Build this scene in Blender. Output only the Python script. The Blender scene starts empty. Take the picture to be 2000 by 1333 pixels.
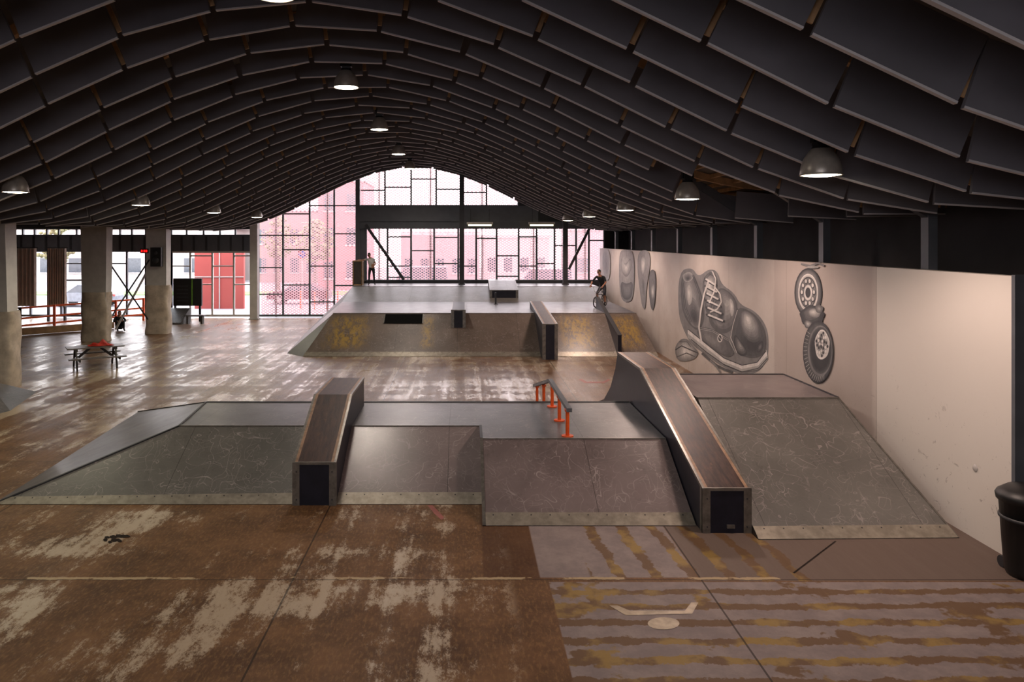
import bpy, math, random
from mathutils import Vector, Matrix
random.seed(4)
F=1500.0; H=4.5; VX=908.0; VY=467.0
sc=bpy.context.scene
def lin(c): return c/12.92 if c<=0.04045 else ((c+0.055)/1.055)**2.4
def C(h): h=h.lstrip('#'); return tuple(lin(int(h[i:i+2],16)/255) for i in (0,2,4))+(1,)
# ---------------- node helpers
class G:
    def __init__(s,name):
        s.m=bpy.data.materials.new(name); s.m.use_nodes=True; s.nt=s.m.node_tree
        s.nt.nodes.clear(); s.out=s.nt.nodes.new('ShaderNodeOutputMaterial')
        s.tc=s.nt.nodes.new('ShaderNodeTexCoord')
        s.sep=s.nt.nodes.new('ShaderNodeSeparateXYZ'); s.l(s.tc.outputs['Object'],s.sep.inputs[0])
        s.X,s.Y,s.Z=s.sep.outputs[0],s.sep.outputs[1],s.sep.outputs[2]
    def l(s,a,b): s.nt.links.new(a,b)
    def put(s,inp,v):
        if v is None: return
        if isinstance(v,bpy.types.NodeSocket): s.l(v,inp)
        else: inp.default_value=v
    def M(s,op,a,b=None,c=None,clamp=False):
        n=s.nt.nodes.new('ShaderNodeMath'); n.operation=op; n.use_clamp=clamp
        s.put(n.inputs[0],a); s.put(n.inputs[1],b); s.put(n.inputs[2],c); return n.outputs[0]
    def noise(s,scale,detail=4,rough=.5,sx=1,sy=1,sz=1,dist=0,off=0):
        mp=s.nt.nodes.new('ShaderNodeMapping'); s.l(s.tc.outputs['Object'],mp.inputs[0]); mp.inputs['Scale'].default_value=(sx,sy,sz); mp.inputs['Location'].default_value=(off,off,off)
        n=s.nt.nodes.new('ShaderNodeTexNoise'); s.l(mp.outputs[0],n.inputs['Vector'])
        n.inputs['Scale'].default_value=scale; n.inputs['Detail'].default_value=detail; n.inputs['Roughness'].default_value=rough; n.inputs['Distortion'].default_value=dist
        return n.outputs['Fac']
    def step(s,v,a,b):
        n=s.nt.nodes.new('ShaderNodeMapRange'); n.interpolation_type='SMOOTHSTEP'
        s.put(n.inputs[0],v); n.inputs[1].default_value=a; n.inputs[2].default_value=b; return n.outputs[0]
    def band(s,v,a,b,e=.03):
        return s.M('MULTIPLY',s.step(v,a-e,a+e),s.M('SUBTRACT',1.0,s.step(v,b-e,b+e)))
    def mix(s,f,a,b):
        n=s.nt.nodes.new('ShaderNodeMix'); n.data_type='RGBA'
        s.put(n.inputs[0],f); s.put(n.inputs[6],a); s.put(n.inputs[7],b); return n.outputs[2]
    def bsdf(s,col,rough=.5,metal=0,bump=None,bs=.1,spec=None,emis=None,es=0):
        p=s.nt.nodes.new('ShaderNodeBsdfPrincipled')
        s.put(p.inputs['Base Color'],col); s.put(p.inputs['Roughness'],rough); s.put(p.inputs['Metallic'],metal)
        if spec is not None: s.put(p.inputs['Specular IOR Level'],spec)
        if emis: p.inputs['Emission Color'].default_value=emis; p.inputs['Emission Strength'].default_value=es
        if bump is not None:
            b=s.nt.nodes.new('ShaderNodeBump'); b.inputs['Strength'].default_value=bs; b.inputs['Distance'].default_value=.02
            s.l(bump,b.inputs['Height']); s.l(b.outputs[0],p.inputs['Normal'])
        s.l(p.outputs[0],s.out.inputs[0]); return s.m
def simple(name,h,rough=.5,metal=0,amt=.25,scale=5,**k):
    g=G(name); c=C(h); n=g.noise(scale,5,.6)
    d=tuple(x*(1-amt) for x in c[:3])+(1,); u=tuple(min(1,x*(1+amt)) for x in c[:3])+(1,)
    return g.bsdf(g.mix(g.step(n,.3,.7),d,u),rough,metal,**k)
# ---------------- mesh builder
class MB:
    def __init__(s): s.v=[];s.f=[];s.m=[];s.mats=[];s.sm=[]
    def mi(s,mat):
        if mat not in s.mats: s.mats.append(mat)
        return s.mats.index(mat)
    def add(s,vs,fs,mat,smooth=False):
        o=len(s.v); s.v+= [tuple(p) for p in vs]; i=s.mi(mat)
        for f in fs: s.f.append([o+k for k in f]); s.m.append(i); s.sm.append(smooth)
    def poly(s,pts,mat): s.add(pts,[list(range(len(pts)))],mat)
    def box(s,x0,x1,y0,y1,z0,z1,mat):
        s.add([(x0,y0,z0),(x1,y0,z0),(x1,y1,z0),(x0,y1,z0),(x0,y0,z1),(x1,y0,z1),(x1,y1,z1),(x0,y1,z1)],
          [(0,3,2,1),(4,5,6,7),(0,1,5,4),(1,2,6,5),(2,3,7,6),(3,0,4,7)],mat)
    def obox(s,c,sz,R,mat,mb=None):
        vs=[]
        for dz in (-1,1):
            for dx,dy in((-1,-1),(1,-1),(1,1),(-1,1)):
                vs.append(Vector(c)+R@Vector((dx*sz[0]/2,dy*sz[1]/2,dz*sz[2]/2)))
        fs=[(0,3,2,1),(4,5,6,7),(0,1,5,4),(1,2,6,5),(2,3,7,6),(3,0,4,7)]
        if mb is None: s.add(vs,fs,mat)
        else: s.add(vs,fs[1:],mat); s.add(vs,fs[:1],mb)
    def beam(s,a,b,w,h,mat,up=(0,0,1)):
        a=Vector(a);b=Vector(b);d=(b-a); L=d.length; d.normalize()
        u=Vector(up)
        if abs(d.dot(u))>.98: u=Vector((0,1,0))
        x=d.cross(u).normalized(); z=x.cross(d).normalized()
        R=Matrix((x,d,z)).transposed(); s.obox((a+b)/2,(w,L,h),R,mat)
    def prismx(s,prof,x0,x1,mat,cap=None):
        n=len(prof); vs=[(x0,y,z) for y,z in prof]+[(x1,y,z) for y,z in prof]
        s.add(vs,[(i,(i+1)%n,n+(i+1)%n,n+i) for i in range(n)],mat)
        s.add(vs,[list(range(n))[::-1],list(range(n,2*n))],cap or mat)
    def cyl(s,a,b,r0,r1,mat,n=12,cap=True,smooth=True):
        a=Vector(a);b=Vector(b);d=(b-a).normalized(); u=Vector((0,0,1)) if abs(d.z)<.9 else Vector((1,0,0))
        x=d.cross(u).normalized(); y=d.cross(x)
        vs=[]
        for p,r in((a,r0),(b,r1)):
            for i in range(n):
                t=2*math.pi*i/n; vs.append(p+x*r*math.cos(t)+y*r*math.sin(t))
        s.add(vs,[(i,(i+1)%n,n+(i+1)%n,n+i) for i in range(n)],mat,smooth)
        if cap: s.add(vs,[list(range(n))[::-1],list(range(n,2*n))],mat)
    def tube(s,pts,r,mat,n=8):
        for a,b in zip(pts,pts[1:]): s.cyl(a,b,r,r,mat,n)
    def lathe(s,c,prof,mat,n=24,axis=None):
        vs=[];R=axis or Matrix.Identity(3)
        for r,z in prof:
            for i in range(n):
                t=2*math.pi*i/n; vs.append(Vector(c)+R@Vector((r*math.cos(t),r*math.sin(t),z)))
        fs=[]
        for k in range(len(prof)-1):
            for i in range(n): fs.append((k*n+i,k*n+(i+1)%n,(k+1)*n+(i+1)%n,(k+1)*n+i))
        s.add(vs,fs,mat,True)
    def ell(s,c,r,mat,R=None,n=14,m=9):
        R=R or Matrix.Identity(3); vs=[];fs=[]
        for k in range(m+1):
            p=math.pi*k/m
            for i in range(n):
                t=2*math.pi*i/n
                vs.append(Vector(c)+R@Vector((r[0]*math.sin(p)*math.cos(t),r[1]*math.sin(p)*math.sin(t),r[2]*math.cos(p))))
        for k in range(m):
            for i in range(n): fs.append((k*n+i,(k+1)*n+i,(k+1)*n+(i+1)%n,k*n+(i+1)%n))
        s.add(vs,fs,mat,True)
    def torus(s,c,R0,r,mat,R=None,n=28,m=8):
        R=R or Matrix.Identity(3); vs=[];fs=[]
        for i in range(n):
            t=2*math.pi*i/n
            for k in range(m):
                p=2*math.pi*k/m; q=R0+r*math.cos(p)
                vs.append(Vector(c)+R@Vector((q*math.cos(t),q*math.sin(t),r*math.sin(p))))
        for i in range(n):
            for k in range(m): fs.append((i*m+k,((i+1)%n)*m+k,((i+1)%n)*m+(k+1)%m,i*m+(k+1)%m))
        s.add(vs,fs,mat,True)
    def obj(s,name,loc=(0,0,0),rot=0,bevel=0,origin=None):
        me=bpy.data.meshes.new(name)
        vs=s.v
        if origin is not None: vs=[tuple(Vector(p)-Vector(origin)) for p in vs]; loc=origin
        me.from_pydata(vs,[],s.f)
        for m in s.mats: me.materials.append(m)
        me.polygons.foreach_set('material_index',s.m); me.polygons.foreach_set('use_smooth',s.sm); me.update()
        o=bpy.data.objects.new(name,me); sc.collection.objects.link(o); o.location=loc; o.rotation_euler=(0,0,rot)
        if bevel:
            b=o.modifiers.new('bevel','BEVEL'); b.width=bevel; b.segments=2; b.limit_method='ANGLE'
        return o
# ---------------- materials
m_white=simple('paint_white','#b9b4b0',.5,0,.08,3)
m_dark=simple('dark_steel','#2b2b2f',.5,0,.2,3)
m_greysteel=simple('grey_steel','#55585e',.45,0,.1,3)
m_black=simple('black_plastic','#101012',.45,0,.2,6)
m_void=simple('slot_dark','#050505',.9,0,.2,6,spec=.1)
m_alum=simple('brushed_aluminium','#b0a9a1',.35,.4,.12,8)
m_orange=simple('orange_paint','#e0581c',.4,0,.15,6)
m_ceil=simple('ceiling_board','#4a4542',.8,0,.3,1)
m_baf=simple('baffle_felt','#67656b',.9,0,.14,.6,spec=.2)
m_bafe=simple('baffle_edge_bounce','#bdb9bb',.6,0,.1,3)  # pale tone paints floor bounce onto the baffle edges
m_tan=simple('wood_batten','#ac8862',.6,0,.2,5)
m_tantrim=simple('ledge_trim_tan','#8a6b52',.5,0,.3,9)
m_navy=simple('navy_panel','#1d1d28',.4,0,.2,5,spec=.3)
m_strip=simple('steel_strip','#999184',.4,.5,.2,7)
m_edge=simple('metal_angle','#77736d',.35,.6,.25,9)
m_wrap=simple('column_padding','#b5a696',.55,0,.2,3,bump=None)
m_red=simple('red_cloth','#a32214',.7,0,.3,8)
m_wooddk=simple('stained_wood','#2a2220',.5,0,.35,7)
m_woodtop=simple('weathered_tabletop','#5f5854',.35,0,.3,7)
def em(name,h,st):
    g=G(name); return g.bsdf(C(h),.5,0,emis=C(h),es=st)
m_lampglow=em('lamp_glow','#fff0d0',22)
m_tubeglow=em('fluorescent_glow','#fff3b0',4)
m_led=em('led_red','#ff1010',3)

def ramp_mat(name,h,yellow=False,seed=0,dirt=.22,r0=.3,spec=.7):
    g=G(name); c=C(h); n=g.noise(.8,5,.55,off=seed)
    d=tuple(x*.82 for x in c[:3])+(1,); u=tuple(min(1,x*1.15) for x in c[:3])+(1,)
    col=g.mix(g.step(n,.3,.7),d,u)
    lines=None
    for k,(sc_,sx,sy,w,lv) in enumerate(((2.2,1.6,.7,.010,.5),(2.0,.7,1.5,.009,.47),(3.4,1.5,.6,.011,.53),(1.3,1,1,.006,.45),(4.5,.8,1.3,.012,.5),(2.8,1.2,.9,.009,.56))):
        nn=g.noise(sc_,1,.4,sx=sx,sy=sy,dist=.6,off=seed+3+k*7)
        s=g.M('LESS_THAN',g.M('ABSOLUTE',g.M('SUBTRACT',nn,lv)),w*.4)
        gt=g.step(g.noise(1.6,3,.6,off=seed+30+k*5),.42,.56); s=g.M('MULTIPLY',s,gt)
        lines=s if lines is None else g.M('MAXIMUM',lines,s)
    dk=g.noise(2.2,10,.85,off=seed+20,sx=1.3,sy=.7)
    fine=g.noise(22,5,.8,off=seed+41)
    col=g.mix(g.M('MULTIPLY',g.step(dk,.54,.64),dirt),col,C('#211b19'))
    col=g.mix(g.M('MULTIPLY',g.step(fine,.58,.68),.12),col,C('#a79d98'))
    col=g.mix(g.M('MULTIPLY',lines,.36),col,C('#b5aaa6'))
    jn=g.M('LESS_THAN',g.M('PINGPONG',g.M('ADD',g.X,49.1),1.22),.006); col=g.mix(g.M('MULTIPLY',jn,.6),col,C('#1c1817'))
    if yellow:
        b=g.M('MAXIMUM',g.band(g.X,-5.4,-4.0,.4),g.M('MAXIMUM',g.band(g.X,3.9,5.1,.3),g.band(g.X,6.1,7.0,.2)))
        b=g.M('MAXIMUM',b,g.band(g.X,-1.7,-1.3,.2))
        p=g.M('MULTIPLY',b,g.step(g.noise(3.2,9,.85,sx=1.8,sy=.6),.43,.56))
        p=g.M('MULTIPLY',p,g.band(g.Y,29.9,31.8,.3))
        col=g.mix(g.M('MULTIPLY',p,.8),col,C('#a6863c'))
    rough=g.M('ADD',g.M('ADD',r0-.08,g.M('MULTIPLY',g.noise(2.4,4,.55,off=seed+5),.16)),g.M('MULTIPLY',lines,.1))
    return g.bsdf(col,rough,0,spec=spec)
m_rampA=ramp_mat('skatelite_olive','#625f5a',seed=1,r0=.36)
m_rampB=ramp_mat('skatelite_mauve','#6f6362',seed=7,r0=.32,spec=.8)
m_rampD=ramp_mat('skatelite_slate','#67645f',seed=13,r0=.4)
m_deck=ramp_mat('skatelite_deck','#5a585a',seed=19,r0=.34,spec=.5)
m_rampBack=ramp_mat('skatelite_worn_yellow','#65584f',True,seed=23,r0=.38)
m_side=simple('ramp_side_ply','#3b3430',.5,0,.3,3)
def ply():
    g=G('worn_brown_ply'); n=g.noise(3,8,.7,sx=5,sy=.8,sz=.8); n2=g.noise(2.5,9,.8,sx=1.2,sy=.5)
    col=g.mix(g.step(n,.3,.7),C('#241614'),C('#4a332c')); col=g.mix(g.M('MULTIPLY',g.step(n2,.58,.64),.5),col,C('#75543f'))
    return g.bsdf(col,.45,0,bump=n,bs=.2,spec=.25)
m_ply=ply()
# floor
def floor_mat():
    g=G('worn_painted_floor'); X,Y=g.X,g.Y
    n=g.noise(1.0,8,.7); fib=g.noise(26,3,.6,sx=1,sy=.35)
    col=g.mix(g.step(n,.3,.7),C('#4b3321'),C('#745439'))
    col=g.mix(g.M('MULTIPLY',g.step(fib,.45,.7),.5),col,C('#8a6a45'))
    bands=g.noise(2.6,3,.6,sx=1,sy=.012); a=g.noise(2.6,15,.92,sx=1.3,sy=.6); a2=g.noise(.45,3,.5,off=4.5); bs2=g.noise(1.1,2,.5,sx=.012,sy=1,off=7)
    s=g.M('ADD',g.M('ADD',a,g.M('MULTIPLY',g.M('SUBTRACT',bands,.5),.45)),g.M('MULTIPLY',g.M('SUBTRACT',a2,.5),.42))
    s=g.M('ADD',s,g.M('MULTIPLY',g.M('SUBTRACT',bs2,.5),.3))
    worn=g.step(s,.515,.57)
    mask=g.M('SUBTRACT',1.0,g.M('MULTIPLY',g.step(X,.4,.7),g.M('SUBTRACT',1.0,g.step(Y,17,19))))
    worn=g.M('MULTIPLY',worn,mask)
    col=g.mix(g.M('MULTIPLY',worn,.78),col,C('#b3a088'))
    dkz=g.M('MULTIPLY',g.band(X,.25,1.0,.02),g.band(Y,10.15,13,.02)); col=g.mix(g.M('MULTIPLY',dkz,.6),col,C('#452a19'))
    edge=g.noise(5,6,.7); ej=g.M('MULTIPLY',g.M('SUBTRACT',edge,.5),.26); wob=g.M('MULTIPLY',g.M('SUBTRACT',g.noise(.8,2,.5,off=12),.5),.25); ej2=g.M('ADD',ej,wob)
    z1=g.M('MULTIPLY',g.band(X,1.0,3.1,.015),g.band(Y,10.2,12.6,.015))
    f1=g.M('PINGPONG',g.M('ADD',g.M('ADD',X,g.M('MULTIPLY',Y,.10)),ej2),.24)
    st1=g.step(f1,.15,.17)
    st1=g.M('MULTIPLY',st1,g.step(X,1.65,1.7))
    z2=g.M('MULTIPLY',g.step(X,1.09,1.11),g.M('SUBTRACT',1.0,g.step(Y,10.05,10.08)))
    z3=g.M('MULTIPLY',g.step(X,3.1,3.13),g.band(Y,10.1,12.9,.02))
    f2=g.M('PINGPONG',g.M('ADD',Y,ej2),.2); st2=g.M('MAXIMUM',g.step(f2,.12,.135),g.step(g.noise(1.3,5,.6,off=8),.6,.64))
    lil=g.mix(g.step(g.noise(2,8,.75,off=6),.35,.7),C('#7a6e6d'),C('#8f827e')); brn=g.mix(g.step(g.noise(1.6,5,.6,off=2),.48,.62),C('#644a30'),C('#8f743c'))
    c1=g.mix(g.M('MULTIPLY',st1,.9),lil,brn); c2=g.mix(g.M('MULTIPLY',st2,.88),lil,brn)
    st3=g.M('MULTIPLY',g.step(f1,.15,.17),g.M('SUBTRACT',1.0,g.step(X,4.6,4.7)))
    c3=g.mix(g.M('MULTIPLY',st3,.8),C('#6a5b53'),brn)
    col=g.mix(z1,col,c1); col=g.mix(z2,col,c2); col=g.mix(z3,col,c3)
    fx=g.M('PINGPONG',g.M('ADD',X,2.27+53.9),2.695); sx=g.M('LESS_THAN',fx,.012)
    fy=g.M('PINGPONG',g.M('ADD',Y,-10.13+54),2.7); sy=g.M('LESS_THAN',fy,.012)
    col=g.mix(g.M('MULTIPLY',g.M('MAXIMUM',sx,sy),.75),col,C('#1c130c'))
    cy=g.M('MULTIPLY',g.band(g.M('ADD',Y,g.M('MULTIPLY',ej,.4)),10.14,10.21,.008),g.step(g.noise(1.4,5,.6),.46,.5))
    col=g.mix(g.M('MULTIPLY',g.M('MULTIPLY',cy,.85),g.M('SUBTRACT',1.0,g.step(X,4.3,4.4))),col,C('#b09b7a'))
    near=g.M('SUBTRACT',1.0,g.step(Y,11,19))
    rb=g.noise(1.2,10,.85,sx=2.6,sy=.22,off=3)
    rough=g.M('ADD',.38,g.M('MULTIPLY',g.M('SUBTRACT',rb,.5),.6)); rough=g.M('SUBTRACT',rough,g.M('MULTIPLY',worn,.14)); rough=g.M('ADD',rough,g.M('MULTIPLY',near,.22)); rough=g.M('MAXIMUM',rough,.12)
    spec=g.M('MULTIPLY',g.M('ADD',.3,g.M('MULTIPLY',worn,.5)),g.M('SUBTRACT',1.0,g.M('MULTIPLY',near,.5)))
    return g.bsdf(col,rough,0,bump=fib,bs=.05,spec=spec)
m_floor=floor_mat()
def wall_mat():
    g=G('painted_partition'); Y=g.Y; n=g.noise(.8,6,.6); e=g.M('MULTIPLY',g.M('SUBTRACT',g.noise(2,5,.6),.5),.2)
    col=g.mix(g.step(n,.3,.7),C('#b9ada5'),C('#c8beb6'))
    pn=g.M('MULTIPLY',g.band(g.M('ADD',Y,e),14.4,19.0,.06),g.band(g.Z,.0,4.2,.05))
    col=g.mix(g.M('MULTIPLY',pn,.6),col,C('#a79992'))
    wh=g.M('SUBTRACT',1.0,g.step(Y,14.25,14.3)); col=g.mix(g.M('MULTIPLY',wh,.85),col,C('#ded8d0'))
    sm=g.M('MULTIPLY',g.step(g.noise(6,6,.8,dist=1),.6,.66),g.M('SUBTRACT',1.0,g.step(g.Z,1.2,2.4)))
    col=g.mix(g.M('MULTIPLY',sm,.5),col,C('#5d4f45'))
    jo=g.M('LESS_THAN',g.M('PINGPONG',g.M('ADD',Y,-14.27+40),2),.008)
    col=g.mix(g.M('MULTIPLY',jo,.5),col,C('#6b5b50'))
    return g.bsdf(col,.5,0,bump=g.noise(4,5,.6),bs=.08)
m_wall=wall_mat()
m_wdark=simple('dark_wall_cladding','#2e2a2b',.8,0,.2,1)
def glass():
    g=G('window_glass'); t=g.nt.nodes.new('ShaderNodeBsdfTransparent'); t.inputs[0].default_value=(.95,.94,.95,1)
    s=g.nt.nodes.new('ShaderNodeBsdfGlossy'); s.inputs['Roughness'].default_value=.02
    x=g.nt.nodes.new('ShaderNodeMixShader'); x.inputs[0].default_value=.05
    g.l(t.outputs[0],x.inputs[1]); g.l(s.outputs[0],x.inputs[2]); g.l(x.outputs[0],g.out.inputs[0]); return g.m
m_glass=glass()
def screen():
    g=G('expanded_metal_mesh'); px=g.M('PINGPONG',g.M('ADD',g.X,50),.12); pz=g.M('PINGPONG',g.Z,.075)
    s=g.M('ADD',g.M('DIVIDE',px,.12),g.M('DIVIDE',pz,.075))
    f=g.M('MULTIPLY',g.step(s,.55,.62),g.M('SUBTRACT',1.0,g.step(s,1.38,1.45)))
    f=g.M('SUBTRACT',1.0,f)
    t=g.nt.nodes.new('ShaderNodeBsdfTransparent'); d=g.nt.nodes.new('ShaderNodeBsdfTranslucent'); e=g.nt.nodes.new('ShaderNodeBsdfDiffuse')
    d.inputs[0].default_value=C('#a88488'); e.inputs[0].default_value=C('#a07a80')
    y=g.nt.nodes.new('ShaderNodeMixShader'); g.l(d.outputs[0],y.inputs[1]); g.l(e.outputs[0],y.inputs[2]); y.inputs[0].default_value=.4
    x=g.nt.nodes.new('ShaderNodeMixShader'); g.l(f,x.inputs[0]); g.l(t.outputs[0],x.inputs[2]); g.l(y.outputs[0],x.inputs[1])
    g.l(x.outputs[0],g.out.inputs[0]); return g.m
m_screen=screen()

# ---------------- shell
XR=7.65; CX=-2.8
def zc(x):
    d=min(abs(x-CX),11); return 4.95+3.45*(.5+.5*math.cos(math.pi*d/11))
b=MB(); b.box(-27,9.2,-4,43.6,-.3,0,m_floor); b.obj('floor')
b=MB(); xs=[-27,-14.2]+[ -13.8+i*.5 for i in range(45)]+[9.4]
def zs(x): return 5.6 if x<=-14 else zc(x)+1.0
for x0,x1 in zip(xs,xs[1:]):
    b.poly([(x0,-4,zs(x0)),(x0,44,zs(x0)),(x1,44,zs(x1)),(x1,-4,zs(x1))],m_ceil)
    b.poly([(x0,-4,zs(x0)+.3),(x1,-4,zs(x1)+.3),(x1,44,zs(x1)+.3),(x0,44,zs(x0)+.3)],m_ceil)
b.obj('ceiling')
b=MB()
for k in range(12):
    y=2+k*3.6
    for x0,x1 in zip(xs,xs[1:]): b.beam((x0,y,zs(x0)-.1),(x1,y,zs(x1)-.1),.14,.18,m_tan)
for x in (5.2,5.8,6.4,7.0,7.6): b.beam((x,12,zs(x)-.05),(x,23,zs(x)-.05),.08,.1,m_tan)
b.obj('roof_purlins')
b=MB(); b.box(XR,XR+.2,10.75,43.6,0,3.98,m_wall); b.obj('wall_right')
b=MB(); b.box(9.2,9.4,-4,43.8,-.3,6.2,m_wdark); b.obj('wall_right_outer')
b=MB(); b.box(-27.2,-27,-4,43.8,-.3,6.2,m_wdark); b.obj('wall_left')
FX0,FX1,FZ0,FZ1=-8.0,2.4,4.9,6.8
b=MB(); b.box(-27.2,FX0,-4.2,-4,-.3,9.8,m_wdark); b.box(FX1,9.4,-4.2,-4,-.3,9.8,m_wdark); b.box(FX0,FX1,-4.2,-4,-.3,FZ0,m_wdark); b.box(FX0,FX1,-4.2,-4,FZ1,9.8,m_wdark); b.obj('wall_front')
b=MB()
for i in range(8): x=FX0+(FX1-FX0)*i/7; b.box(x-.04,x+.04,-4.15,-4.03,FZ0,FZ1,m_greysteel)
for z in(FZ0+.04,FZ1-.04): b.box(FX0,FX1,-4.14,-4.04,z-.04,z+.04,m_greysteel)
b.box(FX0,FX1,-4.1,-4.09,FZ0,FZ1,m_glass); b.obj('fill_window')  # unseen window added behind the camera to light baffles and bank fronts
b=MB(); b.box(8.0,8.4,10.3,10.7,0,5.2,m_greysteel); b.box(XR,XR+.22,10.68,10.75,0,4.0,m_greysteel); b.obj('steel_column')
b=MB()
for y in (13.4,17.3,21.2,25,29,33,37,41):
    b.beam((8.1,y,0),(8.1,y,5.0),.16,.22,m_greysteel); b.beam((8.1,y,4.95),(6.6,y,5.9),.16,.22,m_greysteel); b.beam((6.6,y,5.9),(5,y,6.7),.16,.22,m_greysteel)
b.obj('roof_struts')
# baffles
b=MB()
L=1.5; PH=.70
row=0; y=3.0
tab=[(0,CX)]; s=0; x=CX
while x<8.6:
    x2=x+.02; s+=math.hypot(.02,zc(x2)-zc(x)); x=x2; tab.append((s,x))
def xs_at(s):
    sg=1 if s>=0 else -1; s=abs(s)
    for i in range(1,len(tab)):
        if tab[i][0]>=s: return CX+sg*(tab[i][1]-CX)
    return None
smax=tab[-1][0]
while y<43.3:
    off=(row%2)*.5+ (row%3)*.13
    P=L+.09; n=int(smax/P)+1
    for i in range(-n,n+1):
        s=(i+off)*P; 
        if abs(s)>smax-.1: continue
        x=xs_at(s)
        if x is None: continue
        if x<-14.3: continue
        if 4.7<x<7.4 and 14.6<y<20.4: continue
        a=math.atan2(zc(x+.05)-zc(x-.05),.1)
        a+=random.uniform(-.015,.015)
        t=Vector((math.cos(a),0,math.sin(a))); nn=Vector((-math.sin(a),0,math.cos(a)))
        R=Matrix((t,Vector((0,1,0)),nn)).transposed()
        c=Vector((x,y+random.uniform(-.02,.02),zc(x)))+nn*(PH/2)
        b.obox(c,(L,.05,PH),R,m_baf,m_bafe)
        b.obox(c-nn*(PH/2-.012)+Vector((0,-.03,0)),(L,.012,.024),R,m_bafe)
        if random.random()<.8: b.obox(c+t*(P/2)+nn*.02+Vector((0,.06,0)),(.075,.03,.5),R,m_tan)
    y+=1.4; row+=1
b.obj('ceiling_baffles')
# lamps
def lamp_mesh():
    b=MB()
    b.lathe((0,0,0),[(.28,0),(.285,.02),(.27,.12),(.235,.23),(.17,.33),(.12,.38)],m_alum,28)
    b.lathe((0,0,0),[(.275,0),(.26,.12),(.22,.22),(.15,.31),(.0,.33)],m_alum,28)
    b.cyl((0,0,.36),(0,0,.42),.13,.11,m_black,20); b.box(-.09,.09,-.09,.09,.42,.66,m_black); b.box(-.13,.13,-.06,.06,.46,.62,m_black)
    b.cyl((0,0,.64),(0,0,1.25),.02,.02,m_black,8)
    b.lathe((0,0,-.03),[(0,0),(.14,.004),(.24,.02),(.27,.04)],m_lampglow,24)
    b.torus((0,0,0),.28,.012,m_alum)
    return b
lm=None
def lamp(x,y,z,p,col):
    global lm
    if lm is None: o=lamp_mesh().obj('pendant_lamp',(x,y,z)); lm=o.data
    else: o=bpy.data.objects.new('pendant_lamp',lm); sc.collection.objects.link(o); o.location=(x,y,z)
    l=bpy.data.lights.new('bulb','SPOT'); l.energy=p; l.color=col; l.spot_size=math.radians(160); l.spot_blend=.5; l.shadow_soft_size=.22
    q=bpy.data.objects.new('bulb',l); sc.collection.objects.link(q); q.parent=o; q.location=(0,0,-.28)
for i,y in enumerate([-2.6,4.2,11,17.6,24.4,31.5,38]):
    p=330*(.35 if y<8 else 1)
    lamp(-2.72,y,7.98,p*1.05,(1,.86,.76)); lamp(5.1,y,5.42,p*1.3,(1,.74,.64)); lamp(-10.3,y,5.58,p*.85,(1,.93,.70))
# ---------------- back wall
YB=43.6; K=F/YB
def wx(px): return (px-VX)/K
def wz(py): return H-(py-VY)/K
def glazing(name,verts,trans,px0,px1,pyt,pyb,arch=False,mat=m_greysteel,w=.09):
    b=MB(); x0,x1=wx(px0),wx(px1); zb=wz(pyb)
    def top(x): return zc(x)+.3 if arch else wz(pyt)
    for v in [px0]+verts+[px1]:
        x=wx(v); b.box(x-w/2,x+w/2,YB-.06,YB+.08,zb,top(x),mat)
    b.box(x0,x1,YB-.05,YB+.07,zb-.05,zb+.07,mat)
    if not arch: b.box(x0,x1,YB-.05,YB+.07,wz(pyt)-.07,wz(pyt)+.05,mat)
    for a,c,py in trans:
        z=wz(py); b.box(wx(a),wx(c),YB-.045,YB+.06,z-.035,z+.035,mat)
    n=20; xx=[x0+(x1-x0)*i/n for i in range(n+1)]
    for p,q in zip(xx,xx[1:]): b.poly([(p,YB+.02,zb),(q,YB+.02,zb),(q,YB+.02,top(q)),(p,YB+.02,top(p))],m_glass)
    return b.obj(name)
glazing('window_1',[553,605,653],[(505,553,460),(505,553,523),(553,605,460),(553,605,488),(553,605,557),(505,553,575),(605,653,402),(605,653,520),(605,653,590),(653,695,402),(653,695,457),(653,695,558),(553,605,418)],505,698,0,617,True,m_greysteel)
glazing('window_2',[752,803,852,903,950],[(752,803,366),(803,852,350),(852,903,370),(903,950,376),(705,752,372)],702,1012,0,403,True,m_greysteel)
glazing('window_3',[757,803,848,895,930,970,1013,1048,1083,1125,1150],[(757,803,463),(757,803,520),(803,848,490),(848,895,464),(848,895,515),(930,970,466),(895,930,520),(970,1013,500),(1013,1048,463),(1048,1083,515),(1013,1048,520),(1083,1125,480),(1150,1180,470),(757,803,542),(970,1013,540)],715,1180,445,549,False,m_greysteel,.10)
glazing('window_4',[372,415,457],[(335,372,520),(372,415,500),(372,415,556),(415,457,520),(457,490,500),(457,490,556)],335,490,492,617,False,m_white)
glazing('window_5',[45,68,92,115,150,212,235,258,285,335,365,398,430,460],[],-2,490,446,461,False,m_greysteel,.08)
glazing('window_6',[0,60,120,165,210,248,285],[(120,165,515),(210,248,515),(165,210,545)],-2,335,490,617,False,m_greysteel)
b=MB()
b.box(-27,wx(503),YB-.1,YB+.1,wz(491),wz(461),m_greysteel)
for px in range(20,495,24): b.box(wx(px)-.05,wx(px)+.05,YB-.16,YB-.1,wz(490),wz(462),m_dark)
b.box(-27,wx(505),YB-.1,YB+.1,wz(446),6.0,m_dark)
b.box(wx(702),wx(1050),YB-.35,YB+.1,wz(433),wz(403),m_greysteel)
b.box(wx(702),wx(1180),YB-.25,YB+.1,wz(447),wz(433),m_greysteel)
b.box(wx(702),wx(715),YB-.1,YB+.1,0,wz(447),m_greysteel)
b.box(wx(1180),9.2,YB-.1,YB+.1,0,6,m_wdark)
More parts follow.
